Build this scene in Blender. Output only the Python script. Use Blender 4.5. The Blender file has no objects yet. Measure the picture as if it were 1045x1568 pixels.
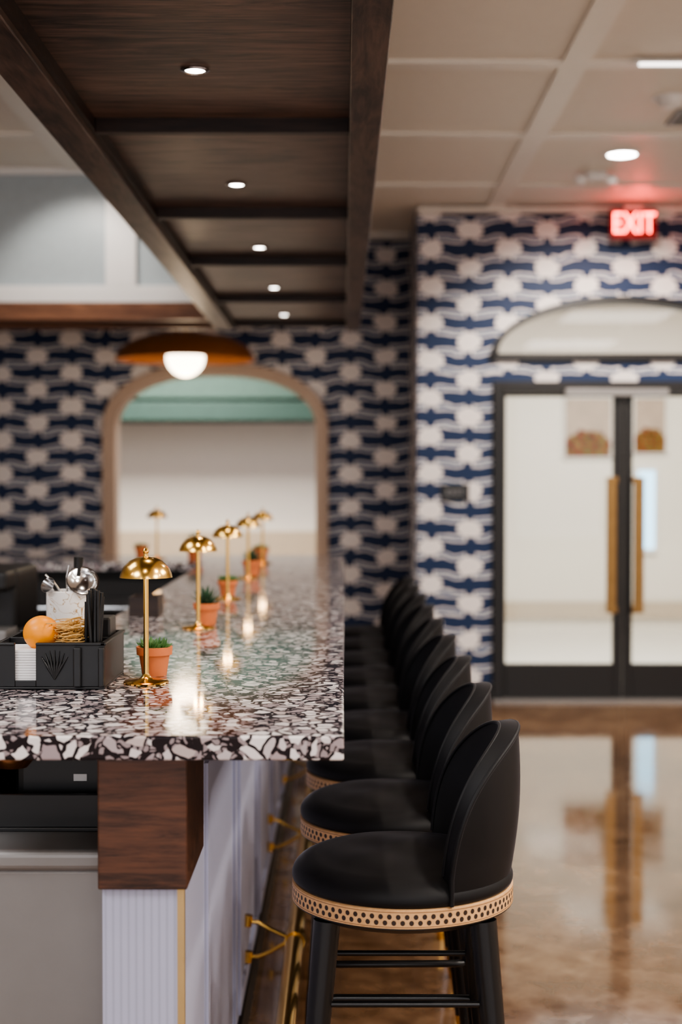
import bpy, bmesh, math, random
from mathutils import Vector, Matrix
random.seed(4)
S = bpy.context.scene
COL = S.collection
pi = math.pi
try:
    S.view_settings.view_transform = 'AgX'; S.view_settings.look = 'AgX - Medium High Contrast'
except Exception: pass

# ------------------------------------------------------------------ materials
class NT:
    def __init__(s, name):
        s.mat = bpy.data.materials.new(name); s.mat.use_nodes = True
        s.t = s.mat.node_tree; s.n = s.t.nodes; s.l = s.t.links
        s.b = s.n['Principled BSDF']; s.out = s.n['Material Output']
    def put(s, sock, v):
        if v is None: return
        if isinstance(v, bpy.types.NodeSocket): s.l.new(v, sock)
        else: sock.default_value = v
    def m(s, op, a, b=None, c=None):
        n = s.n.new('ShaderNodeMath'); n.operation = op
        s.put(n.inputs[0], a); s.put(n.inputs[1], b)
        if c is not None: s.put(n.inputs[2], c)
        return n.outputs[0]
    def mix(s, f, a, b):
        n = s.n.new('ShaderNodeMix'); n.data_type = 'RGBA'
        s.put(n.inputs[0], f)
        s.put(n.inputs[6], col4(a)); s.put(n.inputs[7], col4(b))
        return n.outputs[2]
    def pos(s):
        return s.n.new('ShaderNodeNewGeometry').outputs['Position']
    def obj(s):
        return s.n.new('ShaderNodeTexCoord').outputs['Object']
    def uv(s):
        return s.n.new('ShaderNodeTexCoord').outputs['UV']
    def sep(s, v):
        n = s.n.new('ShaderNodeSeparateXYZ'); s.l.new(v, n.inputs[0]); return n.outputs
    def scale(s, v, sc):
        n = s.n.new('ShaderNodeMapping'); s.l.new(v, n.inputs[0]); n.inputs['Scale'].default_value = sc
        return n.outputs[0]
    def noise(s, v, sc, det=4, rough=.55, dist=0):
        n = s.n.new('ShaderNodeTexNoise'); s.l.new(v, n.inputs['Vector'])
        n.inputs['Scale'].default_value = sc; n.inputs['Detail'].default_value = det
        n.inputs['Roughness'].default_value = rough; n.inputs['Distortion'].default_value = dist
        return n.outputs[0]
    def vor(s, v, sc, feat='F1'):
        n = s.n.new('ShaderNodeTexVoronoi'); n.feature = feat
        s.l.new(v, n.inputs['Vector']); n.inputs['Scale'].default_value = sc
        return n.outputs
    def ramp(s, f, stops):
        n = s.n.new('ShaderNodeValToRGB'); s.l.new(f, n.inputs[0])
        e = n.color_ramp.elements
        e[0].position = stops[0][0]; e[0].color = col4(stops[0][1])
        e[1].position = stops[-1][0]; e[1].color = col4(stops[-1][1])
        for p, c in stops[1:-1]:
            x = e.new(p); x.color = col4(c)
        return n.outputs[0]
    def bump(s, h, st=.3, d=.002):
        n = s.n.new('ShaderNodeBump'); s.l.new(h, n.inputs['Height'])
        n.inputs['Strength'].default_value = st; n.inputs['Distance'].default_value = d
        s.l.new(n.outputs[0], s.b.inputs['Normal'])
    def P(s, **k):
        for a, v in k.items():
            s.put(s.b.inputs[a.replace('_', ' ')], col4(v) if isinstance(v, tuple) else v)
        return s

def col4(c):
    return (c[0], c[1], c[2], 1.0) if isinstance(c, tuple) and len(c) == 3 else c

def simple(name, c, r=.5, m=0, var=.12, **k):
    t = NT(name)
    f = t.noise(t.obj(), 18, 3)
    a = tuple(x*(1-var) for x in c); b = tuple(min(1, x*(1+var)) for x in c)
    t.P(Base_Color=t.mix(f, a, b), Roughness=r, Metallic=m, **k)
    return t.mat

def emit(name, c, st):
    t = NT(name); t.P(Base_Color=c, Roughness=.4, Emission_Color=c, Emission_Strength=st)
    return t.mat

def wood(name, dark, light, axis=0, r=.45, sc=1.0):
    t = NT(name)
    s = [18*sc]*3; s[axis] = 2.2*sc
    v = t.scale(t.pos(), tuple(s))
    n1 = t.noise(v, 1.0, 7, .7, 1.8)
    s2 = [110*sc]*3; s2[axis] = 9*sc
    n2 = t.noise(t.scale(t.pos(), tuple(s2)), 1.0, 3)
    n3 = t.noise(t.pos(), 2.6, 3)
    f = t.m('ADD', t.m('MULTIPLY', n1, .6), t.m('ADD', t.m('MULTIPLY', n2, .25), t.m('MULTIPLY', n3, .25)))
    c = t.ramp(f, [(.44, dark), (.66, light)])
    t.P(Base_Color=c, Roughness=r)
    t.bump(n2, .25, .001)
    return t.mat

# wallpaper ---------------------------------------------------------------
def wallpaper():
    t = NT('serpentine_wallpaper')
    x, y, z = t.sep(t.pos())[:3]
    wob = t.noise(t.pos(), 5, 1); wob2 = t.noise(t.scale(t.pos(), (1.3, 1.3, 1.7)), 6, 1)
    u = t.m('ADD', t.m('ADD', x, y), t.m('MULTIPLY', wob, .06)); u = t.m('ADD', u, 20.0)
    zz = t.m('ADD', z, t.m('MULTIPLY', wob2, .05))
    W, P, D = .26, .25, .084
    lx = t.m('SUBTRACT', t.m('PINGPONG', u, W), W/2)
    s = t.m('SINE', t.m('MULTIPLY', zz, 2*pi/P))
    def dia(dist, sv):
        wd = t.m('MULTIPLY', t.m('POWER', t.m('MAXIMUM', sv, 0.), .62), D)
        return t.m('MULTIPLY', t.m('LESS_THAN', dist, wd), t.m('GREATER_THAN', sv, .06))
    dl = dia(t.m('ADD', lx, W/2), s)
    dr = dia(t.m('SUBTRACT', W/2, lx), t.m('MULTIPLY', s, -1.))
    # thin cream S-lines running between the pale diamonds at each crossing
    zw = t.m('ADD', zz, t.m('MULTIPLY', t.m('SINE', t.m('MULTIPLY', lx, 26.)), .006))
    h = t.m('PINGPONG', zw, P/4)
    ax = t.m('ABSOLUTE', lx)
    ln = t.m('MAXIMUM', t.m('ABSOLUTE', t.m('SUBTRACT', h, .017)), t.m('SUBTRACT', ax, .095))
    tn = t.m('MAXIMUM', t.m('ABSOLUTE', t.m('SUBTRACT', ax, .095)), t.m('SUBTRACT', h, .017))
    d = t.m('MINIMUM', ln, tn)
    line = t.m('LESS_THAN', d, .0062)
    inside = t.m('MULTIPLY', t.m('LESS_THAN', h, .017), t.m('LESS_THAN', ax, .095))
    c = t.mix(inside, (.005, .024, .085), (.018, .075, .19))
    cream = t.m('MAXIMUM', line, t.m('MAXIMUM', dl, dr))
    c = t.mix(cream, c, (.86, .81, .79))
    t.P(Base_Color=c, Roughness=.6)
    return t.mat

def terrazzo():
    t = NT('terrazzo_stone')
    p = t.pos()
    n = t.n.new('ShaderNodeTexNoise'); t.l.new(p, n.inputs['Vector']); n.inputs['Scale'].default_value = 22
    mx = t.n.new('ShaderNodeMix'); mx.data_type = 'VECTOR'; mx.inputs[0].default_value = .035
    t.l.new(p, mx.inputs[4]); t.l.new(n.outputs[1], mx.inputs[5]); q = mx.outputs[1]
    e = t.vor(q, 39, 'DISTANCE_TO_EDGE')[0]
    cc = t.vor(q, 39)[1]; r = t.sep(cc)
    e2 = t.vor(q, 95, 'DISTANCE_TO_EDGE')[0]; r2 = t.sep(t.vor(q, 95)[1])
    big = t.m('MULTIPLY', t.m('GREATER_THAN', e, .11), t.m('GREATER_THAN', r[0], .18))
    small = t.m('MULTIPLY', t.m('GREATER_THAN', e2, .12), t.m('GREATER_THAN', r2[0], .55))
    chip = t.ramp(r[1], [(0, (.86, .81, .80)), (.5, (.76, .70, .70)), (.7, (.36, .29, .31)), (1, (.60, .50, .48))])
    c = t.mix(small, (.014, .010, .014), (.34, .28, .29))
    c = t.mix(big, c, chip)
    t.P(Base_Color=c, Roughness=.07, Specular_IOR_Level=.5)
    return t.mat

def concrete():
    t = NT('polished_concrete')
    p = t.pos()
    n1 = t.noise(p, 1.3, 6, .6, .4); n2 = t.noise(p, 9, 6, .6, .3)
    f = t.m('ADD', t.m('MULTIPLY', n1, .6), t.m('MULTIPLY', n2, .4))
    c = t.ramp(f, [(.34, (.080, .040, .019)), (.5, (.165, .093, .051)), (.66, (.29, .185, .108))])
    t.P(Base_Color=c, Roughness=t.m('ADD', t.m('MULTIPLY', n2, .12), .01), Specular_IOR_Level=.95)
    t.bump(n2, .08, .003)
    return t.mat

def beadboard():
    t = NT('beadboard_paint')
    x, y, z = t.sep(t.pos())[:3]
    g = t.m('PINGPONG', t.m('ADD', t.m('ADD', x, y), 10.), .0065)
    h = t.m('MINIMUM', t.m('MULTIPLY', g, 300.), 1.)
    c = t.mix(h, (.36, .37, .48), (.44, .45, .59))
    t.P(Base_Color=c, Roughness=.45); t.bump(h, .12, .001)
    return t.mat

def cane():
    t = NT('woven_cane')
    u, v = t.sep(t.uv())[:2]
    def row(off, vc):
        a = t.m('ABSOLUTE', t.m('SUBTRACT', t.m('FRACT', t.m('ADD', u, off)), .5))
        b = t.m('ABSOLUTE', t.m('SUBTRACT', v, vc))
        return t.m('LESS_THAN', t.m('ADD', t.m('POWER', t.m('DIVIDE', a, .27), 2.), t.m('POWER', t.m('DIVIDE', b, .13), 2.)), 1.)
    hole = t.m('MAXIMUM', row(0., .34), row(.5, .64))
    edge = t.m('LESS_THAN', t.m('ABSOLUTE', t.m('SUBTRACT', t.m('ABSOLUTE', t.m('SUBTRACT', v, .5)), .37)), .02)
    n = t.noise(t.obj(), 120, 2)
    c = t.mix(n, (.55, .29, .12), (.80, .50, .26))
    c = t.mix(edge, c, (.25, .12, .05)); c = t.mix(hole, c, (.03, .015, .01))
    t.P(Base_Color=c, Roughness=.5)
    return t.mat

def velvet():
    t = NT('black_velvet')
    n = t.noise(t.obj(), 7, 4, .6, .5)
    t.P(Base_Color=t.mix(n, (.002, .002, .003), (.010, .010, .012)), Roughness=.55, Sheen_Weight=.24, Sheen_Roughness=.22,
        Sheen_Tint=(.5, .5, .6), Specular_IOR_Level=.3)
    t.bump(t.noise(t.obj(), 400, 2), .1, .0005)
    return t.mat

def glass():
    t = NT('clear_glass')
    tr = t.n.new('ShaderNodeBsdfTransparent'); tr.inputs[0].default_value = (.95, .97, .96, 1)
    gl = t.n.new('ShaderNodeBsdfGlossy'); gl.inputs['Roughness'].default_value = .02
    fr = t.n.new('ShaderNodeFresnel'); fr.inputs[0].default_value = 1.33
    mx = t.n.new('ShaderNodeMixShader')
    t.l.new(fr.outputs[0], mx.inputs[0]); t.l.new(tr.outputs[0], mx.inputs[1]); t.l.new(gl.outputs[0], mx.inputs[2])
    t.l.new(mx.outputs[0], t.out.inputs[0])
    return t.mat

def marble():
    t = NT('veined_ceramic')
    p = t.obj()
    n = t.noise(p, 14, 3, .5, 1.5)
    v = t.m('LESS_THAN', t.m('ABSOLUTE', t.m('SUBTRACT', n, .5)), .006)
    t.P(Base_Color=t.mix(v, (.90, .88, .86), (.45, .28, .12)), Roughness=.3)
    return t.mat

def poster_mat():
    t = NT('food_poster_print')
    x, y, z = t.sep(t.uv())[:3]
    n = t.noise(t.uv(), 7, 4)
    dx = t.m('DIVIDE', t.m('SUBTRACT', x, .50), .62); dy = t.m('DIVIDE', t.m('SUBTRACT', y, .18), .36)
    d = t.m('ADD', t.m('ADD', t.m('MULTIPLY', dx, dx), t.m('MULTIPLY', dy, dy)), t.m('MULTIPLY', n, .8))
    food = t.ramp(n, [(.40, (.06, .015, .008)), (.48, (.32, .07, .015)), (.54, (.03, .10, .015)), (.64, (.40, .20, .06))])
    bgc = t.mix(t.noise(t.uv(), 3, 3), (.60, .47, .38), (.36, .29, .24))
    t.P(Base_Color=t.mix(t.m('LESS_THAN', d, 1.), bgc, food), Roughness=.6, Specular_IOR_Level=.1)
    return t.mat

M = {}
M['paper'] = wallpaper(); M['terr'] = terrazzo(); M['floor'] = concrete(); M['bead'] = beadboard()
M['cane'] = cane(); M['velvet'] = velvet(); M['glass'] = glass(); M['marble'] = marble(); M['poster'] = poster_mat()
M['ceil'] = simple('ceiling_paint', (.85, .80, .72), .5, var=.03)
M['rib'] = simple('ceiling_rib_paint', (.88, .84, .77), .35, var=.03)
M['white'] = simple('white_paint', (.88, .88, .88), .4, var=.02)
M['cream'] = simple('cream_paint', (.84, .79, .72), .7, var=.02)
M['greyglass'] = simple('frosted_grey_glass', (.44, .51, .55), .35, var=.08)
M['teal'] = simple('teal_paint', (.030, .070, .055), .6, var=.2)
M['teal2'] = simple('light_teal_paint', (.065, .120, .095), .6, var=.2)
M['tan'] = simple('tan_tile', (.62, .50, .36), .5)
M['tan2'] = simple('beige_trim', (.55, .46, .36), .5, var=.05)
M['black'] = simple('black_metal', (.008, .007, .007), .4)
M['plastic'] = simple('black_plastic', (.010, .010, .011), .35)
M['lacquer'] = simple('black_lacquered_wood', (.006, .006, .007), .3)
M['brass'] = simple('polished_brass', (.88, .56, .17), .2, 1, var=.06)
M['abrass'] = simple('aged_brass', (.30, .18, .075), .4, 1, var=.15)
M['sbrass'] = simple('satin_brass_trim', (.62, .45, .22), .35, .8, var=.1)
M['steel'] = simple('brushed_steel', (.28, .27, .265), .45, .6, var=.05)
M['chrome'] = simple('chrome_steel', (.72, .72, .73), .15, 1, var=.03)
M['terra'] = simple('terracotta', (.62, .19, .07), .75, var=.2)
M['soil'] = simple('potting_soil', (.03, .018, .01), .9)
M['leaf'] = simple('succulent_green', (.05, .15, .035), .5, var=.45)
M['leaf2'] = simple('aloe_green', (.03, .085, .045), .45, var=.4)
M['orange'] = simple('orange_peel', (1., .33, .01), .4, var=.08)
M['straw'] = simple('raffia_straw', (.70, .42, .14), .7, var=.3)
M['napkin'] = simple('paper_napkin', (.88, .87, .88), .8, var=.02)
M['copper'] = simple('copper', (.75, .32, .13), .25, .9)
M['amber'] = simple('amber_lacquer', (.26, .09, .018), .45, var=.15)
M['beige'] = simple('arch_trim_paint', (.48, .36, .28), .5, var=.08)
M['dark'] = simple('dark_laminate', (.010, .009, .009), .5)
M['concr2'] = simple('pale_tile', (.80, .77, .72), .3, var=.05)
M['woodP'] = wood('walnut_panel', (.016, .009, .007), (.185, .115, .088), 0, .38)
M['woodR'] = wood('walnut_rail', (.022, .013, .010), (.15, .098, .076), 1, .38)
M['woodX'] = wood('walnut_crossrail', (.010, .005, .004), (.040, .022, .016), 0)
M['woodF'] = wood('warm_walnut_fascia', (.12, .045, .02), (.28, .125, .06), 0)
M['woodB'] = wood('walnut_block', (.020, .008, .005), (.13, .052, .028), 0, .4, 1.3)
M['e_spot'] = emit('spot_lens_glow', (1, .95, .88), 30)
M['e_down'] = emit('downlight_lens_glow', (1, .92, .84), 30)
M['e_globe'] = emit('globe_glow', (1, .84, .62), 9)
M['e_lin'] = emit('linear_lens_glow', (1, .94, .88), 4)
M['e_bulb'] = emit('bulb_glow', (1, .72, .35), 10)
M['e_red'] = emit('exit_letter_glow', (1, .09, .07), 16)
M['exitface'] = simple('exit_sign_face', (.16, .006, .006), .6)
M['sky'] = emit('window_daylight', (.45, .75, 1.), 2.2)

# ------------------------------------------------------------------ geometry helpers
def link(o, parent=None):
    COL.objects.link(o)
    if parent: o.parent = parent
    return o
def empty(name, loc=(0, 0, 0), rz=0, parent=None):
    o = bpy.data.objects.new(name, None); o.location = loc; o.rotation_euler = (0, 0, rz); o.empty_display_size = .05
    return link(o, parent)
def mesh(name, verts, faces, mat, parent=None, smooth=False, loc=None):
    me = bpy.data.meshes.new(name); me.from_pydata([tuple(v) for v in verts], [], faces)
    bm = bmesh.new(); bm.from_mesh(me); bmesh.ops.recalc_face_normals(bm, faces=bm.faces); bm.to_mesh(me); bm.free()
    if mat: me.materials.append(mat)
    if smooth:
        for p in me.polygons: p.use_smooth = True
    o = bpy.data.objects.new(name, me)
    if loc: o.location = loc
    return link(o, parent)
BF = [(0, 1, 3, 2), (4, 6, 7, 5), (0, 4, 5, 1), (2, 3, 7, 6), (0, 2, 6, 4), (1, 5, 7, 3)]
def bverts(x0, x1, y0, y1, z0, z1):
    return [(x, y, z) for x in (x0, x1) for y in (y0, y1) for z in (z0, z1)]
def box(name, b, mat, parent=None, bev=0, seg=2):
    o = mesh(name, bverts(*b), BF, mat, parent)
    if bev:
        m = o.modifiers.new('bevel', 'BEVEL'); m.width = bev; m.segments = seg; m.limit_method = 'ANGLE'
    return o
def boxes(name, bs, mat, parent=None, bev=0):
    V = []; F = []
    for b in bs:
        k = len(V); V += bverts(*b); F += [tuple(i+k for i in f) for f in BF]
    o = mesh(name, V, F, mat, parent)
    if bev:
        m = o.modifiers.new('bevel', 'BEVEL'); m.width = bev; m.segments = 2; m.limit_method = 'ANGLE'
    return o
def lathe(name, prof, mat, parent=None, loc=(0, 0, 0), seg=40, smooth=True):
    V = []; F = []
    n = len(prof)
    for i in range(seg):
        a = 2*pi*i/seg
        for r, z in prof: V.append((max(r, 1e-5)*math.cos(a), max(r, 1e-5)*math.sin(a), z))
    for i in range(seg):
        j = (i+1) % seg
        for k in range(n-1): F.append((i*n+k, j*n+k, j*n+k+1, i*n+k+1))
    me = bpy.data.meshes.new(name); me.from_pydata(V, [], F)
    bm = bmesh.new(); bm.from_mesh(me); bmesh.ops.remove_doubles(bm, verts=bm.verts, dist=5e-5)
    bmesh.ops.recalc_face_normals(bm, faces=bm.faces); bm.to_mesh(me); bm.free()
    me.materials.append(mat)
    for p in me.polygons: p.use_smooth = smooth
    if smooth:
        try: me.set_sharp_from_angle(angle=math.radians(50))
        except Exception: pass
    o = bpy.data.objects.new(name, me); o.location = loc
    return link(o, parent)
def tube_data(pts, rad, seg=10, closed=False, caps=True):
    pts = [Vector(p) for p in pts]; n = len(pts)
    if not hasattr(rad, '__len__'): rad = [rad]*n
    V = []; F = []; prev = None
    for i, p in enumerate(pts):
        if closed: t = pts[(i+1) % n]-pts[i-1]
        else: t = pts[min(i+1, n-1)]-pts[max(i-1, 0)]
        t.normalize()
        if prev is None:
            a = Vector((0, 0, 1)) if abs(t.z) < .9 else Vector((1, 0, 0))
            prev = t.cross(a).normalized()
        x = (prev-t*prev.dot(t)).normalized(); prev = x; y = t.cross(x)
        for k in range(seg):
            a = 2*pi*k/seg
            V.append(p+(x*math.cos(a)+y*math.sin(a))*rad[i])
    m = n if closed else n-1
    for i in range(m):
        j = (i+1) % n
        for k in range(seg):
            l = (k+1) % seg
            F.append((i*seg+k, i*seg+l, j*seg+l, j*seg+k))
    if not closed and caps:
        F.append(tuple(range(seg))); F.append(tuple((n-1)*seg+k for k in range(seg)))
    return V, F
def tubes(name, lst, mat, parent=None, seg=10, closed=False):
    V = []; F = []
    for pts, r in lst:
        v, f = tube_data(pts, r, seg, closed); k = len(V)
        V += v; F += [tuple(i+k for i in q) for q in f]
    o = mesh(name, V, F, mat, parent, True)
    try: o.data.set_sharp_from_angle(angle=math.radians(60))
    except Exception: pass
    return o
def light(kind, name, loc, power, color=(1, .9, .8), size=.1, rot=(0, 0, 0), parent=None, sy=None, spot=None):
    d = bpy.data.lights.new(name, kind); d.energy = power; d.color = color
    if kind == 'AREA':
        d.size = size
        if sy: d.shape = 'RECTANGLE'; d.size_y = sy
    elif kind == 'SPOT':
        d.shadow_soft_size = size; d.spot_size = spot or 2.2; d.spot_blend = .6
    else: d.shadow_soft_size = size
    o = bpy.data.objects.new(name, d); o.location = loc; o.rotation_euler = rot
    return link(o, parent)

def arch_pts(cx, a, zs, b, n, m=40, z0=None):
    pts = []
    for i in range(m+1):
        t = pi - pi*i/m
        c, s = math.cos(t), math.sin(t)
        pts.append((cx+a*math.copysign(abs(c)**(2/n), c), zs+b*abs(s)**(2/n)))
    if z0 is not None: pts = [(cx-a, z0)]+pts+[(cx+a, z0)]
    return pts
def band(name, po, pi_, y0, y1, mat, parent=None, closed=False):
    V = []; F = []; n = len(po)
    for (xo, zo), (xi, zi) in zip(po, pi_):
        V += [(xo, y0, zo), (xi, y0, zi), (xi, y1, zi), (xo, y1, zo)]
    m = n if closed else n-1
    for i in range(m):
        j = (i+1) % n
        for k in range(4):
            l = (k+1) % 4
            F.append((i*4+k, i*4+l, j*4+l, j*4+k))
    if not closed: F += [(0, 1, 2, 3), tuple((n-1)*4+k for k in range(4))]
    return mesh(name, V, F, mat, parent)
def above_arch(pts, ztop, y0, y1):
    V = []; F = []
    for x, z in pts:
        V += [(x, y0, z), (x, y0, ztop), (x, y1, ztop), (x, y1, z)]
    for i in range(len(pts)-1):
        j = i+1
        for k in range(4):
            l = (k+1) % 4
            F.append((i*4+k, i*4+l, j*4+l, j*4+k))
    return V, F
def wall(name, bs, arch, mat):
    V = []; F = []
    for b in bs:
        k = len(V); V += bverts(*b); F += [tuple(i+k for i in f) for f in BF]
    if arch:
        v, f = above_arch(*arch); k = len(V); V += v; F += [tuple(i+k for i in q) for q in f]
    return mesh(name, V, F, mat)

CZ = 3.32
# ------------------------------------------------------------------ room shell
box('floor', (-6, 5, -5, 16, -.1, 0), M['floor'])
box('ceiling', (-6, 5, -5, 16, CZ, CZ+.1), M['ceil'])
box('wall_left', (-6.1, -6, -5, 16, 0, CZ), M['cream'])
box('wall_right', (5, 5.1, -5, 16, 0, CZ), M['cream'])
YA = 10.6; YD = 9.55
cx, ah = -.956, .80
ap = arch_pts(cx, ah, 1.86, .46, 2.3)
wall('wall_back', [(-6, cx-ah, YA, YA+.15, 0, CZ), (cx+ah, .49, YA, YA+.15, 0, CZ), (cx-ah, cx+ah, YA, YA+.15, 0, .86)],
     (ap, CZ, YA, YA+.15), M['paper'])
po = arch_pts(cx, .84, 1.86, .50, 2.3, 40, .86); pn = arch_pts(cx, .745, 1.86, .41, 2.3, 40, .86)
band('trim_1', po, pn, YA-.05, YA+.17, M['beige'])
box('trim_2', (cx-.9, cx+.9, YA-.12, YA+.2, .83, .86), M['beige'])
box('wall_return', (.49, .60, YD+.15, 16, 0, CZ), M['paper'])
dx0, dx1, dcx = 1.0, 2.755, 1.8775
tp = arch_pts(dcx, .86, 2.31, .38, 2.0)
wall('wall_entry', [(.49, dx0, YD, YD+.15, 0, CZ), (dx1, 5, YD, YD+.15, 0, CZ), (dx0, dx1, YD, YD+.15, 2.148, 2.31),
     (dx0, dcx-.86, YD, YD+.15, 2.31, CZ), (dcx+.86, dx1, YD, YD+.15, 2.31, CZ)], (tp, CZ, YD, YD+.15), M['paper'])
boxes('baseboard_entry', [(.49, dx0, YD-.015, YD, 0, .12), (dx1, 5, YD-.015, YD, 0, .12)], M['black'])
box('baseboard_back', (-6, .49, YA-.015, YA, 0, .12), M['black'])
# ceiling ribs
rb = []
for x in (-5.4, -4.12, -2.86, -1.57, -.28, 1.01, 2.30, 3.59): rb.append((x-.06, x+.06, -5, YD, CZ-.016, CZ))
for i in range(-8, 3): rb.append((-6, 5, 6.28+1.29*i-.05, 6.28+1.29*i+.05, CZ-.0161, CZ))
boxes('trim_3', rb, M['rib'])
boxes('trim_4', [(.49, 5, YD-.07, YD, CZ-.05, CZ-.017), (-6, .49, YA-.07, YA, CZ-.05, CZ)], M['rib'])
# unseen wall behind the camera, with openings added to let world light in
wb = [(-6, 5, -5.1, -5, 0, .5), (-6, 5, -5.1, -5, 2.9, CZ)]
for x in (-6, -3.8, -1.6, .6, 2.8, 4.9): wb.append((x, x+.12, -5.1, -5, .5, 2.9))
boxes('wall_front', wb, M['cream'])
# room beyond arch
box('wall_far', (-6, .49, 13.6, 13.7, 0, CZ), M['cream'])
boxes('teal_awning', [(-5, .45, 12.9, 13.55, 2.03, 2.20)], M['teal'], None, .01)
boxes('teal_valance', [(-5, .45, 13.1, 13.55, 2.24, 2.95)], M['teal2'], None, .01)
box('trim_5', (-5, .45, 13.5, 13.59, .6, 1.0), M['tan'])
box('wall_vestibule', (.6, 5, 13.9, 14, 0, CZ), M['cream'])
box('trim_6', (.6, 5, 13.86, 13.89, .14, .30), M['tan2'])
box('floor_vestibule', (.6, 5, YD+.16, 13.9, 0, .006), M['concr2'])

# ------------------------------------------------------------------ entry doors
dr = empty('door_1', (dcx, YD, 0))
w = dx1-dx0; h = w/2
boxes('frame', [(-h, -h+.065, -.03, .12, 0, 2.148), (h-.065, h, -.03, .12, 0, 2.148), (-h+.065, h-.065, -.03, .12, 2.075, 2.148)], M['black'], dr, .003)
lv = []
for sx in (-1, 1):
    a0, a1 = (.004, h-.067)
    def X(a, b, sx=sx): return (min(sx*a, sx*b), max(sx*a, sx*b))
    for (p, q, z0, z1) in ((a0, a0+.06, .02, 2.07), (a1-.02, a1, .02, 2.07), (a0+.06, a1-.02, .02, .25), (a0+.06, a1-.02, 2.05, 2.07)):
        x0, x1 = X(p, q); lv.append((x0, x1, .01, .06, z0, z1))
boxes('door_leaves', lv, M['black'], dr, .003)
boxes('glass_panes', [(-h+.087, -.064, .03, .038, .25, 2.05), (.064, h-.087, .03, .038, .25, 2.05)], M['glass'], dr)
hb = []
for sx in (-1, 1):
    xc = sx*.092
    hb += [(xc-.034, xc+.034, -.075, -.055, .60, 1.51), (xc-.012, xc+.012, -.055, .01, .70, .73), (xc-.012, xc+.012, -.055, .01, 1.38, 1.41)]
    xi = sx*.048
    hb += [(min(xc, xi), max(xc, xi), -.072, -.058, .60, .64), (min(xc, xi), max(xc, xi), -.072, -.058, 1.47, 1.51)]
boxes('pull_handles', hb, M['abrass'], dr, .004)
box('closer_bar', (-.40, .29, -.06, -.031, 2.05, 2.10), M['steel'], dr, .004)
box('threshold', (-h, h, -.06, .12, 0, .02), M['steel'], dr)
tw = empty('window_1', (dcx, YD, 0))
band('frame', arch_pts(0, .90, 2.30, .42, 2.0), arch_pts(0, .845, 2.335, .335, 2.0), -.03, .10, M['black'], tw)
box('frame_sill', (-.90, .90, -.03, .10, 2.285, 2.335), M['black'], tw)
gp = arch_pts(0, .845, 2.335, .335, 2.0)
mesh('glass_pane', [(x, .05, z) for x, z in gp], [tuple(range(len(gp)))], M['glass'], tw)

# posters + side window in vestibule
def poster(x0, x1, z0, z1, y):
    e = empty('wall_poster', ((x0+x1)/2, y, (z0+z1)/2)); a = (x1-x0)/2; b = (z1-z0)/2
    boxes('frame', [(-a, a, -.02, 0, -b, -b+.012), (-a, a, -.02, 0, b-.012, b), (-a, -a+.012, -.02, 0, -b, b), (a-.012, a, -.02, 0, -b, b)], M['white'], e)
    o = mesh('print', [(-a, -.012, -b), (a, -.012, -b), (a, -.012, b), (-a, -.012, b)], [(0, 1, 2, 3)], M['poster'], e)
    uv = o.data.uv_layers.new(name='UVMap')
    for l in o.data.loops:
        v = o.data.vertices[l.vertex_index].co; uv.data[l.index].uv = ((v.x+a)/(2*a), (v.z+b)/(2*b))
poster(2.14, 2.62, 1.70, 2.30, 13.89)
poster(2.82, 3.15, 1.74, 2.30, 13.89)
wv = empty('window_2', (2.95, 13.89, 1.2))
boxes('frame', [(-.11, .11, -.03, 0, -.42, -.38), (-.11, .11, -.03, 0, .38, .42), (-.11, -.08, -.03, 0, -.38, .38), (.08, .11, -.03, 0, -.38, .38)], M['white'], wv)
box('daylight_pane', (-.08, .08, -.015, -.005, -.38, .38), M['sky'], wv)

# small wall sign
sg = empty('exit_room_sign', (.745, YD, 1.405))
box('plate', (-.095, .095, -.012, 0, -.058, .058), M['plastic'], sg, .004)
def text(name, s, size, mat, parent, loc, ext=.002):
    c = bpy.data.curves.new(name, 'FONT'); c.body = s; c.size = size; c.extrude = ext; c.align_x = 'CENTER'; c.align_y = 'CENTER'
    c.materials.append(mat); o = bpy.data.objects.new(name, c); o.location = loc; o.rotation_euler = (pi/2, 0, 0)
    return link(o, parent)
text('lettering', 'EXIT', .06, M['steel'], sg, (0, -.014, 0))
# EXIT sign
es = empty('illuminated_exit_sign', (1.90, 9.38, 3.165))
box('housing', (-.155, .155, -.02, .02, -.10, .10), M['exitface'], es, .006)
box('face', (-.142, .142, -.024, -.02, -.087, .087), M['exitface'], es, .002)
o = text('lettering', 'EXIT', .165, M['e_red'], es, (0, -.029, 0), .003); o.scale = (.84, 1.15, 1)
box('ceiling_mount', (-.06, .06, -.015, .015, .10, .12), M['white'], es)
light('POINT', 'glow', (0, -.25, .03), 1.8, (1, .05, .03), .05, parent=es)

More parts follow.
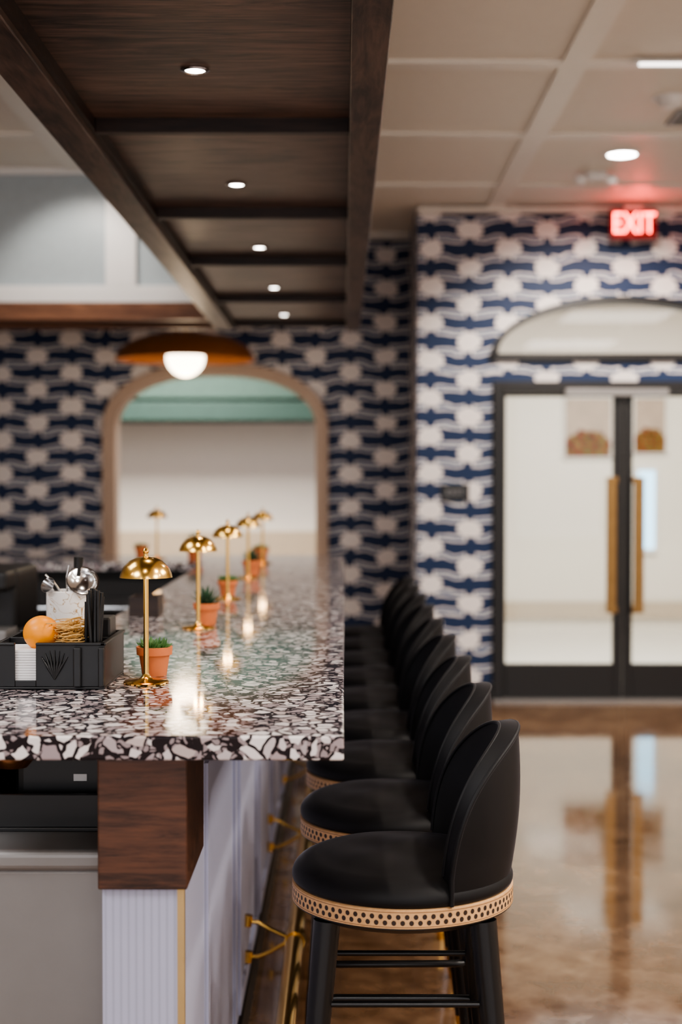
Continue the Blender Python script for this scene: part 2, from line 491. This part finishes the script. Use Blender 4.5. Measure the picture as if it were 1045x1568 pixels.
# ------------------------------------------------------------------ ceiling fixtures
def downlight(x, y, p, r=.085, name='recessed_ceiling_light', col=(1, .90, .80), tilt=0, spot=2.6, rz=0):
    e = empty(name, (x, y, CZ))
    lathe('trim_ring', [(r, 0), (r+.02, -.002), (r+.02, -.008), (r, -.012), (r-.006, -.008), (r-.006, 0)], M['white'], e, (0, 0, 0), 32)
    lathe('lens', [(0, -.007), (r-.006, -.007), (r-.006, -.001), (0, -.001)], M['e_down'], e, (0, 0, 0), 32)
    if p: light('SPOT', 'lamp', (0, 0, -.03), p, col, .08, rot=(tilt, 0, rz), parent=e, spot=spot)
for x, y, p, tl_, sp, rz_ in ((1.56, 8.02, 300, .66, 1.75, -.12), (1.56, 5.4, 120, 0, 2.4, 0), (1.56, 2.2, 130, 0, 2.6, 0), (3.4, 8.0, 210, .5, 1.8, .1), (3.4, 5.0, 130, 0, 2.6, 0), (3.4, 2.0, 100, 0, 2.6, 0),
                (-1.52, 7.66, 50, .75, 1.4, 0), (-3.2, 7.5, 55, .75, 1.4, 0), (-3.2, 4.5, 25, 0, 2.0, 0), (-3.2, 1.5, 50, 0, 2.4, 0), (1.56, -1.5, 90, 0, 2.6, 0), (-1.5, -1.5, 90, 0, 2.6, 0)):
    downlight(x, y, p, tilt=tl_, spot=sp, r=.085 if x > 0 else .06, rz=rz_)
sd = empty('smoke_detector', (1.56, 6.85, CZ))
lathe('body', [(0, -.05), (.03, -.05), (.055, -.04), (.065, -.015), (.07, 0), (0, 0)], M['white'], sd)
lathe('mount', [(0.066, -.006), (.085, -.006), (.085, 0), (.066, 0)], M['white'], sd)
vt = empty('ceiling_vent', (1.80, 7.2, CZ))
boxes('grille', [(-.15, .15, -.15, -.13, -.012, 0), (-.15, .15, .13, .15, -.012, 0), (-.15, -.13, -.13, .13, -.012, 0), (.13, .15, -.13, .13, -.012, 0)]
      + [(-.13, .13, y-.005, y+.005, -.012, -.002) for y in (-.1, -.067, -.033, 0, .033, .067, .1)], M['steel'], vt)
el = empty('emergency_light', (1.50, 8.50, CZ))
box('body', (-.06, .06, -.04, .04, -.05, 0), M['white'], el, .008)
for sx in (-1, 1):
    lathe('lamp_head', [(0, -.028), (.032, -.028), (.038, -.01), (.028, .018), (0, .028)], M['white'], el, (sx*.095, 0, -.04))
ls = empty('linear_ceiling_light', (1.68, 6.2, CZ-.017))
box('housing', (-.42, .42, -.02, .02, -.012, 0), M['white'], ls)
box('diffuser', (-.40, .40, -.015, .015, -.018, -.012), M['e_lin'], ls)

# ------------------------------------------------------------------ walnut canopy
cp = empty('wood_canopy', (0, 0, 2.41))
Y0, Y1 = -1.2, 8.75
box('side_rail_1', (.014, .097, Y0, Y1, 0, .10), M['woodR'], cp, .003)
box('side_rail_2', (-.783, -.682, Y0, Y1, 0, .10), M['woodR'], cp, .003)
box('side_rail_lip', (-.682, -.668, Y0, Y1, .018, .06), M['woodX'], cp)
ys = [-.95, .05, 1.40, 2.62, 3.85, 5.10, 6.22, 7.50, 8.70]
boxes('crossrails', [(-.668, .014, y-.018, y+.018, .012, .09) for y in ys], M['woodX'], cp, .002)
boxes('crossrail_beads', [(-.668, .014, y+.018, y+.04, .025, .06) for y in ys[:-1]], M['woodR'], cp, .002)
box('panel_boards', (-.682, .014, Y0, Y1, .05, .098), M['woodP'], cp)
boxes('return_frame', [(-4.5, -.783, 8.18, 8.27, 0, .10), (-4.5, -.783, 8.66, 8.75, 0, .10)], M['woodF'], cp, .003)
box('return_panel', (-4.5, -.783, 8.27, 8.66, .04, .098), M['woodX'], cp)
tubes('hanger_rods', [([(x, y, .1), (x, y, CZ-2.41)], .008) for x in (-.73, .055) for y in (.5, 3.2, 5.8)], M['black'], cp)
for y in (.7, 2.0, 3.38, 4.68, 5.94, 7.18, 8.35):
    e = empty('spotlight', (-.352, y, .05), parent=cp)
    lathe('bezel', [(.024, 0), (.034, 0), (.035, -.004), (.026, -.007), (.022, -.002), (.022, 0)], M['chrome'], e)
    lathe('lens', [(0, -.004), (.022, -.004), (.022, 0), (0, 0)], M['e_spot'], e, seg=24)
    light('SPOT', 'lamp', (0, 0, -.012), 15, (1, .86, .72), .02, parent=e, spot=1.6)
# clerestory on top of return canopy
cl = empty('window_3', (0, 8.4, 2.51))
boxes('frame', [(-4.5, -.1, -.04, .04, 0, .12), (-4.5, -.1, -.04, .04, .77, .81)]+[(x-.09, x+.09, -.04, .04, .12, .77) for x in (-4.4, -3.2, -2.25, -1.31, -.3)], M['white'], cl, .004)
box('frosted_panes', (-4.5, -.1, 0, .012, .12, .77), M['greyglass'], cl)

# pendant
pd = empty('dome_pendant_light', (-1.075, 9.65, 2.30))
prof = [(.470*math.cos(a), .19*math.sin(a)) for a in [i*pi/2/14 for i in range(15)]]
inn = [(.462*math.cos(a), .182*math.sin(a)) for a in [i*pi/2/14 for i in range(14, -1, -1)]]
lathe('dome_shade', prof+inn[0:]+[(.470, 0)], M['amber'], pd, seg=56)
lathe('globe', [(.13*math.cos(a), .13*math.sin(a)) for a in [-pi/2+i*pi/20 for i in range(21)]], M['e_globe'], pd, (0, 0, .02), 32)
lathe('collar', [(.131, 0), (.137, .0), (.137, .02), (.134, .03), (.137, .04), (.137, .06), (.131, .06)], M['amber'], pd, (0, 0, .03), 32)
tubes('rod', [([(0, 0, .185), (0, 0, CZ-2.30)], .010)], M['brass'], pd)
lathe('ceiling_cup', [(0, -.03), (.05, -.03), (.06, 0), (0, 0)], M['brass'], pd, (0, 0, CZ-2.30))
light('POINT', 'lamp', (0, 0, -.16), 6, (1, .75, .5), .1, parent=pd)

# ------------------------------------------------------------------ bar counter
bc = empty('bar_counter', (0, 0, 0))
V = [(-.71, 2.32), (0, 2.32), (0, 7.95), (-3.4, 7.95), (-3.4, 7.2), (-.71, 7.2)]
n = len(V)
vs = [(x, y, 1.03) for x, y in V]+[(x, y, 1.07) for x, y in V]
fs = [tuple(range(n)), tuple(range(n, 2*n))]+[(i, (i+1) % n, (i+1) % n+n, i+n) for i in range(n)]
o = mesh('terrazzo_top', vs, fs, M['terr'], bc)
m = o.modifiers.new('bevel', 'BEVEL'); m.width = .004; m.segments = 3; m.limit_method = 'ANGLE'
DX0, DX1, DY = -.409, -.272, 2.39
box('bar_front', (DX0, DX1, DY, 7.85, 0, 1.03), M['bead'], bc)
box('support_block', (DX0-.006, DX1+.008, DY-.012, 2.66, .80, 1.0295), M['woodB'], bc, .003)
bk = []
for y in (3.8, 5.0, 6.2, 7.4): bk.append((DX1, DX1+.16, y-.02, y+.02, .93, 1.0295)); bk.append((DX1, DX1+.03, y-.02, y+.02, .78, .93))
boxes('support_brackets', bk, M['woodB'], bc, .003)
box('corner_trim', (DX1-.010, DX1+.002, DY-.002, DY+.012, 0, .80), M['sbrass'], bc)
pf = []
for i in range(6):
    a = 2.75+i*.86; b = a+.74
    pf += [(DX1, DX1+.008, a, b, .12, .16), (DX1, DX1+.008, a, b, .90, .94), (DX1, DX1+.008, a, a+.04, .16, .90), (DX1, DX1+.008, b-.04, b, .16, .90)]
boxes('wainscot_panels', pf, M['bead'], bc)
box('kick_plate', (DX1, DX1+.01, DY, 7.85, 0, .10), M['black'], bc)
box('return_front', (-3.4, DX0, 7.3, 7.85, 0, 1.03), M['dark'], bc)
fr = empty('brass_foot_rail', (0, 0, 0))
tubes('rail', [([(-.135, 2.45, .23), (-.135, 7.8, .23)], .024)], M['brass'], fr, 20)
lathe('end_cap', [(0, -.03), (.02, -.028), (.03, -.015), (.03, .015), (.02, .028), (0, .03)], M['brass'], fr, (-.135, 2.43, .23))
br = []
for y in (2.75, 3.88, 5.05, 6.2, 7.35):
    br.append(([(-.27, y, .28), (-.235, y, .275), (-.20, y, .255), (-.155, y, .235)], .006))
    br.append(([(-.27, y, .18), (-.235, y, .18), (-.20, y, .195), (-.155, y, .222)], .006))
    br.append(([(-.266, y, .265), (-.262, y, .295)], .012)); br.append(([(-.266, y, .165), (-.262, y, .195)], .012))
    br.append(([(-.135, y-.03, .23), (-.135, y+.03, .23)], .029))
tubes('brackets', br, M['brass'], fr, 12)

# under-bar equipment
fg = empty('undercounter_fridge', (-.565, 2.5, 0))
box('cabinet', (-.14, .145, 0, .62, .05, .80), M['steel'], fg, .006)
box('top', (-.145, .147, -.015, .63, .80, .838), M['steel'], fg, .012, 4)
box('toe_kick', (-.13, .13, .03, .6, 0, .05), M['dark'], fg)
tr = empty('bar_tool_tray', (-.565, 2.62, .838))
boxes('tray', [(-.13, .135, 0, .4, 0, .008), (-.13, .135, 0, .01, .008, .07), (-.13, .135, .39, .4, .008, .16), (-.13, -.12, .01, .39, .008, .16), (.125, .135, .01, .39, .008, .16)], M['plastic'], tr, .002)
box('organizer', (-.06, .12, .05, .38, .008, .155), M['plastic'], tr, .02, 3)
box('label', (.055, .08, .047, .0498, .085, .098), M['napkin'], tr)
lathe('copper_bowl', [(0, 0), (.03, 0), (.055, .03), (.06, .06), (.057, .06), (.052, .03), (0, .006)], M['copper'], tr, (-.062, .06, .11), 32)
ub = empty('underbar_cabinet', (0, 0, 0))
box('body', (-.69, -.42, 3.3, 7.1, .08, .86), M['dark'], ub, .004)
box('kick', (-.67, -.43, 3.32, 7.08, 0, .08), M['black'], ub)
boxes('door_pulls', [(-.71, -.69, y, y+.2, .74, .76) for y in (3.6, 4.3, 5.0, 5.7, 6.4)], M['steel'], ub)
wt = empty('steel_work_table', (-1.75, 6.9, 0))
box('top', (-1.0, 1.0, -.32, .28, .87, .90), M['chrome'], wt, .004)
box('splashback', (-1.0, 1.0, .26, .28, .90, .98), M['dark'], wt, .002)
tubes('legs', [([(x, y, 0), (x, y, .87)], .02) for x in (-.95, 0, .95) for y in (-.27, .23)], M['steel'], wt)
box('undershelf', (-.98, .98, -.29, .25, .25, .27), M['steel'], wt)
wt2 = empty('back_bar_cabinet', (-1.9, 5.1, 0))
box('body', (-.6, .75, -.4, .5, 0, .88), M['dark'], wt2, .004)
box('top', (-.62, .77, -.42, .52, .88, .91), M['dark'], wt2, .004)
boxes('door_seams', [(-.6, .75, -.404, -.4, .1, .108), (.07, .08, -.404, -.4, .11, .86)], M['steel'], wt2)
em = empty('espresso_machine', (-1.47, 5.0, .91))
box('body', (-.25, .33, -.05, .30, .05, .27), M['black'], em, .02, 3)
box('drip_tray', (-.25, .33, -.22, -.05, .03, .07), M['steel'], em, .005)
box('head', (-.25, .33, -.20, -.05, .20, .27), M['black'], em, .015, 3)
for x in (-.13, .04, .21):
    lathe('group_head', [(0, 0), (.03, 0), (.032, .04), (0, .04)], M['chrome'], em, (x, -.13, .16))
    tubes('portafilter', [([(x, -.16, .165), (x, -.27, .155)], .010)], M['black'], em)
lathe('gauge', [(0, 0), (.022, 0), (.022, .012), (0, .012)], M['chrome'], em, (.0, -.2, .24)).rotation_euler = (pi/2, 0, 0)
boxes('feet', [(x, x+.03, y, y+.03, 0, .05) for x in (-.23, .28) for y in (-.2, .25)], M['steel'], em)

# ------------------------------------------------------------------ bar stools
def build_stool():
    parts = {}
    R = .219
    # cane ring w/ UV
    seg = 96; V = []; F = []; prof = [(R-.004, .664), (R, .666), (R, .699), (R-.004, .701), (R-.02, .701), (R-.02, .664)]
    n = len(prof)
    for i in range(seg):
        a = 2*pi*i/seg
        for r, z in prof: V.append((r*math.cos(a), r*math.sin(a), z))
    for i in range(seg):
        j = (i+1) % seg
        for k in range(n): F.append((i*n+k, j*n+k, j*n+(k+1) % n, i*n+(k+1) % n))
    me = bpy.data.meshes.new('cane_band'); me.from_pydata(V, [], F); me.materials.append(M['cane'])
    uv = me.uv_layers.new(name='UVMap')
    for p in me.polygons:
        p.use_smooth = False
        i = p.vertices[0]//n
        for li in p.loop_indices:
            vi = me.loops[li].vertex_index; a = vi//n
            if i == seg-1 and a == 0: a = seg
            uv.data[li].uv = (a/seg*84, (me.vertices[vi].co.z-.664)/.037)
    parts['cane_band'] = me
    def lm(name, prof, mat):
        o = lathe(name, prof, mat, None, seg=64); me = o.data; bpy.data.objects.remove(o); parts[name] = me
    lm('seat_base', [(0, .650), (.195, .650), (.206, .656), (.2185, .6635), (.2185, .666), (.195, .668), (0, .668)], M['lacquer'])
    cu = [(0, .762)]
    for i in range(1, 9): r = .165*i/8; cu.append((r, .762-.012*(i/8)**2.2))
    for i in range(1, 11):
        a = pi/2-i*pi/2/10*1.15
        cu.append((.165+.054*math.cos(a), .714+.036*math.sin(a)))
    cu += [(.210, .700), (0, .698)]
    lm('seat_cushion', cu, M['velvet'])
    me = parts['seat_cushion']
    for v in me.vertices:
        if v.co.z > .72:
            v.co.z += .006*math.sin(v.co.x*30+1)*math.sin(v.co.y*26+.5)*max(0, 1-(v.co.xy.length/.2))
    # back rest
    th = math.radians(68); nn = 3.0; Hh = .307; z0 = .703
    NU, NV = 34, 12
    V = []; F = []
    def pt(phi, s, off):
        t = th*math.sin(phi); f = max(0, math.cos(phi))**(2/nn)
        hh = s*Hh*f
        r = .212+.055*hh/1.0*1.0+off+.012*math.sin(min(1, hh/Hh)*pi)
        return (r*math.cos(t), r*math.sin(t), z0+hh)
    for i in range(NU+1):
        phi = math.radians(-86+172*i/NU)
        for j in range(NV+1): V.append(pt(phi, j/NV, -.019))
    for i in range(NU):
        for j in range(NV):
            a = i*(NV+1)+j; F.append((a, a+NV+1, a+NV+2, a+1))
    o = mesh('backrest', V, F, M['velvet'], None, True)
    sm = o.modifiers.new('s', 'SOLIDIFY'); sm.thickness = .036; sm.offset = 0
    b = o.modifiers.new('b', 'BEVEL'); b.width = .013; b.segments = 4; b.limit_method = 'ANGLE'; b.angle_limit = math.radians(40)
    dg = bpy.context.evaluated_depsgraph_get(); me = bpy.data.meshes.new_from_object(o.evaluated_get(dg)); me.name = 'backrest'
    for p in me.polygons: p.use_smooth = True
    bpy.data.objects.remove(o); parts['backrest'] = me
    pts = []
    for i in range(61):
        phi = math.radians(-86+172*i/60); x, y, z = pt(phi, 1, -.001)
        pts.append((x, y, z-.003))
    pts = [(pts[0][0], pts[0][1], z0)]+pts+[(pts[-1][0], pts[-1][1], z0)]
    o = tubes('back_piping', [(pts, .0045)], M['velvet'], None, 8); me = o.data; bpy.data.objects.remove(o); parts['back_piping'] = me
    pts = []
    for i in range(61):
        phi = math.radians(-86+172*i/60); x, y, z = pt(phi, 1, -.037); pts.append((x, y, z-.003))
    o = tubes('inner_piping', [(pts, .0035)], M['velvet'], None, 8); me = o.data; bpy.data.objects.remove(o); parts['inner_piping'] = me
    legs = []; tips = []
    for sx in (-1, 1):
        for sy in (-1, 1):
            top = Vector((sx*.148, sy*.128, .655)); bot = Vector((sx*.205, sy*.178, 0))
            mid = top.lerp(bot, .86)
            legs.append(([top, top.lerp(bot, .3), mid], [.026, .0235, .016])); tips.append(([mid, bot], [.0165, .012]))
    o = tubes('legs', legs, M['lacquer'], None, 18); parts['legs'] = o.data; bpy.data.objects.remove(o)
    o = tubes('brass_leg_tips', tips, M['brass'], None, 18); parts['brass_leg_tips'] = o.data; bpy.data.objects.remove(o)
    def ring(z, ex):
        f = (.655-z)/.655; hx = .148+.057*f+ex; hy = .128+.05*f+ex; r = .05; p = []
        for (cx_, cy_, a0) in ((hx-r, hy-r, 0), (-hx+r, hy-r, 90), (-hx+r, -hy+r, 180), (hx-r, -hy+r, 270)):
            for k in range(7):
                a = math.radians(a0+15*k); p.append((cx_+r*math.cos(a), cy_+r*math.sin(a), z))
        return p
    o = tubes('footrest_ring', [(ring(.40, .012), .008)], M['lacquer'], None, 10, True); parts['footrest_ring'] = o.data; bpy.data.objects.remove(o)
    o = tubes('stretchers', [([(-.17, s*.145, .50), (.17, s*.145, .50)], .006) for s in (-1, 1)], M['lacquer'], None, 10); parts['stretchers'] = o.data; bpy.data.objects.remove(o)
    return parts
PARTS = build_stool()
rots = [0, .02, -.03, .03, -.02, .02, 0, -.03, .02]
for i in range(9):
    e = empty('bar_stool', (.116, 2.81+.53*i, 0), rots[i])
    for k, me in PARTS.items(): link(bpy.data.objects.new(k, me), e)

# ------------------------------------------------------------------ counter-top objects
T = 1.0702
def table_lamp(x, y):
    e = empty('brass_table_lamp', (x, y, T))
    lathe('base', [(0, 0), (.046, 0), (.047, .003), (.044, .006), (.016, .009), (.010, .014), (.006, .02), (0, .02)], M['brass'], e)
    tubes('stem', [([(0, 0, .018), (0, 0, .235)], .0055)], M['brass'], e, 16)
    sh = [(.006, .262), (.02, .260), (.034, .253), (.046, .241), (.053, .226), (.0545, .219), (.0530, .219), (.0515, .226), (.045, .239), (.033, .250), (.006, .257)]
    lathe('shade', sh+[(.006, .262)], M['brass'], e)
    lathe('finial', [(0, .262), (.006, .262), (.0045, .268), (.007, .273), (.004, .279), (0, .281)], M['brass'], e, seg=20)
    lathe('bulb', [(0, .222), (.010, .224), (.013, .232), (.010, .242), (0, .246)], M['e_bulb'], e, seg=20)
    light('POINT', 'lamp', (0, 0, .212), .5, (1, .62, .28), .012, parent=e)
for x, y in ((-.409, 2.93), (-.412, 4.01), (-.41, 5.0), (-.41, 6.07), (-.41, 7.15), (-.995, 7.55)): table_lamp(x, y)

def leaf(V, F, base, d, L, w, up=.0):
    d = d.normalized(); side = d.cross(Vector((0, 0, 1)))
    if side.length < .01: side = Vector((1, 0, 0))
    side.normalize(); nrm = side.cross(d); k = len(V); n = 6
    for i in range(n+1):
        t = i/n; c = base+d*L*t+Vector((0, 0, up*t*t))
        ww = w*math.sin(pi*min(1, .18+.82*t))**.8 if t < 1 else .0003
        for q in range(6):
            a = 2*pi*q/6; V.append(c+side*ww*math.cos(a)+nrm*ww*.45*math.sin(a))
    for i in range(n):
        for q in range(6):
            r = (q+1) % 6; F.append((k+i*6+q, k+i*6+r, k+(i+1)*6+r, k+(i+1)*6+q))
def plant(x, y, kind, s=1.0):
    e = empty('potted_succulent' if kind == 0 else 'potted_aloe', (x, y, T))
    lathe('terracotta_pot', [(0, 0), (.026*s, 0), (.033*s, .045*s), (.038*s, .045*s), (.039*s, .062*s), (.034*s, .062*s), (.032*s, .052*s), (0, .052*s)], M['terra'], e)
    lathe('soil', [(0, .056*s), (.031*s, .053*s)], M['soil'], e)
    V = []; F = []
    if kind == 0:
        for i in range(60):
            a = random.random()*2*pi; r = random.random()**.5*.024*s
            b = Vector((r*math.cos(a), r*math.sin(a), .052*s)); el = random.uniform(.4, 1.4)
            leaf(V, F, b, Vector((math.cos(a)*math.cos(el), math.sin(a)*math.cos(el), math.sin(el))), random.uniform(.018, .034)*s, .006*s)
    else:
        for i in range(26):
            a = i*2.4; el = .35+1.1*(i/26)
            leaf(V, F, Vector((0, 0, .052*s)), Vector((math.cos(a)*math.cos(el), math.sin(a)*math.cos(el), math.sin(el))), (.052+.01*random.random())*s, .005*s, .006)
    mesh('leaves', V, F, M['leaf'] if kind == 0 else M['leaf2'], e, True)
plant(-.408, 3.05, 0); plant(-.400, 4.13, 1); plant(-.420, 5.12, 0, .95); plant(-.405, 6.22, 1, 1.1); plant(-.43, 7.35, 0, 1.1)
plant(-.80, 7.6, 1, 1.25); plant(-1.10, 7.7, 0, 1.0)

# caddy
cd = empty('bar_caddy', (-.592, 2.84, T))
boxes('tray', [(-.112, .112, 0, .25, 0, .005), (-.112, -.068, 0, .006, .005, .092), (-.068, -.026, 0, .006, .005, .018), (-.026, .112, 0, .006, .005, .092),
      (-.112, .112, .244, .25, .005, .092), (-.112, -.106, .006, .244, .005, .092),
      (.106, .112, .006, .244, .005, .092), (-.106, .106, .12, .124, .005, .092), (-.021, -.017, .006, .12, .005, .088), (.055, .059, .006, .244, .005, .09)], M['plastic'], cd, .0015)
boxes('rim', [(-.114, -.068, -.003, .009, .088, .094), (-.026, .114, -.003, .009, .088, .094), (-.114, .114, .241, .253, .088, .094), (.103, .115, -.003, .253, .088, .094)], M['plastic'], cd, .002)
boxes('napkins', [(-.100, -.024, .0085, .112, .006+i*.0052, .0105+i*.0052) for i in range(14)], M['napkin'], cd)
lf = []
for i in range(7):
    a = -.9+.3*i; lf.append(([(.012, -.002, .02), (.012+.028*math.sin(a)*.6, -.004, .045), (.012+.034*math.sin(a), -.002, .045+.034*math.cos(a))], [.0012, .003, .0008]))
tubes('relief_ornament', lf, M['plastic'], cd, 8)
boxes('front_pocket', [(.050, .066, -.010, 0, .005, .085), (.100, .112, -.010, 0, .005, .085)], M['plastic'], cd, .003)
o = lathe('orange', [(.037*math.cos(a), .035*math.sin(a)) for a in [-pi/2+i*pi/20 for i in range(20)]]+[(.004, .033), (0, .031)], M['orange'], cd, (-.026, .055, .108), 32)
lst = []
for i in range(150):
    a = random.random()*2*pi; r = random.uniform(.008, .028); zc = .092+random.random()*.040; cx_, cy_ = .032+random.uniform(-.018, .016), .06+random.uniform(-.03, .03)
    tl = random.uniform(-.8, .8); pts = []
    for k in range(8):
        b = a+k*.5; pts.append((cx_+r*math.cos(b), cy_+r*math.sin(b), zc+r*.7*math.sin(b+tl)*tl))
    lst.append((pts, .0011))
tubes('raffia', lst, M['straw'], cd, 5)
lst = []
for i in range(18):
    bx, by = .066+random.random()*.034, .02+random.random()*.09
    lst.append(([(bx, by, .006), (bx+random.uniform(-.014, .016), by+random.uniform(-.01, .01), .172+random.random()*.03)], .0036))
tubes('black_straws', lst, M['plastic'], cd, 8)
boxes('coasters', [(.064, .100, .14, .22, .006, .13)], M['plastic'], cd, .004)
# canister
cn = empty('ceramic_tool_canister', (-.628, 3.22, T))
lathe('canister', [(0, 0), (.044, 0), (.047, .004), (.047, .168), (.044, .170), (.042, .166), (.042, .01), (0, .01)], M['marble'], cn, seg=48)
tubes('muddler', [([(.01, .0, .012), (.022, .0, .19), (.026, 0, .245)], [.009, .008, .011])], M['plastic'], cn, 14)
lathe('jigger', [(0, -.001), (.006, 0), (.018, .040), (.0175, .040), (.005, .002)], M['chrome'], cn, (-.018, -.012, .168)).rotation_euler = (.9, -.8, 0)
lathe('strainer', [(0, 0), (.022, .002), (.033, .012), (.037, .013), (.037, .015), (.032, .015), (.021, .005), (0, .003)], M['chrome'], cn, (.035, -.01, .185)).rotation_euler = (.9, .5, 0)
lst = [([(.035+.032*math.cos(a*.5), -.02+.032*math.sin(a*.5)*.5, .19+.022*math.sin(a*.5)+.003*math.cos(a*4)) for a in range(0, 26)], .0016)]
lst.append(([(-.02, 0, .01), (-.035, 0, .19), (-.05, .0, .205)], .003))
lst.append(([(0, .02, .01), (-.005, .02, .2), (0, .02, .225)], .0025))
tubes('bar_spoons', lst, M['chrome'], cn, 8)
# wooden box on counter behind
wbx = empty('wooden_garnish_box', (-.62, 4.35, T))
boxes('box', [(-.04, .05, 0, .12, 0, .006), (-.04, .05, 0, .006, .006, .06), (-.04, .05, .114, .12, .006, .06), (-.04, -.034, .006, .114, .006, .06), (.044, .05, .006, .114, .006, .06)], M['woodX'], wbx, .001)

# ------------------------------------------------------------------ room lighting
W = bpy.data.worlds.new('world'); S.world = W; W.use_nodes = True
bg = W.node_tree.nodes['Background']; bg.inputs[0].default_value = (.95, .95, 1, 1); bg.inputs[1].default_value = 2.3
def fill_panel(x, y, sx, sy, p, c, z=CZ-.06):  # unseen area lights with housings, added as fill; no such fixtures known
    e = empty('added_fill_light', (x, y, z))
    box('housing', (-sx/2-.02, sx/2+.02, -sy/2-.02, sy/2+.02, .005, .043), M['white'], e)
    light('AREA', 'lamp', (0, 0, 0), p, c, sx, parent=e, sy=sy)
fill_panel(2.95, .6, 1.1, 1.1, 95, (1, .94, .87)); fill_panel(2.95, 3.7, 1.1, 1.1, 95, (1, .94, .87)); fill_panel(-2.2, .7, 1.1, 1.1, 70, (.95, .97, 1)); fill_panel(-2.2, 3.4, 1.1, 1.1, 30, (.95, .97, 1))
fill_panel(.36, -1.6, 1.1, 1.1, 85, (1, .96, .92))
fill_panel(-1.6, 11.7, 1.6, 1.2, 210, (1, .95, .88)); fill_panel(2.4, 11.6, 1.6, 1.6, 150, (1, .93, .85))

# ------------------------------------------------------------------ camera
cd_ = bpy.data.cameras.new('camera'); cam = bpy.data.objects.new('camera', cd_); COL.objects.link(cam)
cam.location = (0, 0, 1.49); cam.rotation_euler = (math.radians(90-1.29), 0, math.radians(.12))
cd_.sensor_fit = 'VERTICAL'; cd_.sensor_height = 36; cd_.lens = 50; cd_.clip_start = .05
cd_.dof.use_dof = True; cd_.dof.focus_distance = 2.85; cd_.dof.aperture_fstop = 2.2
S.camera = cam
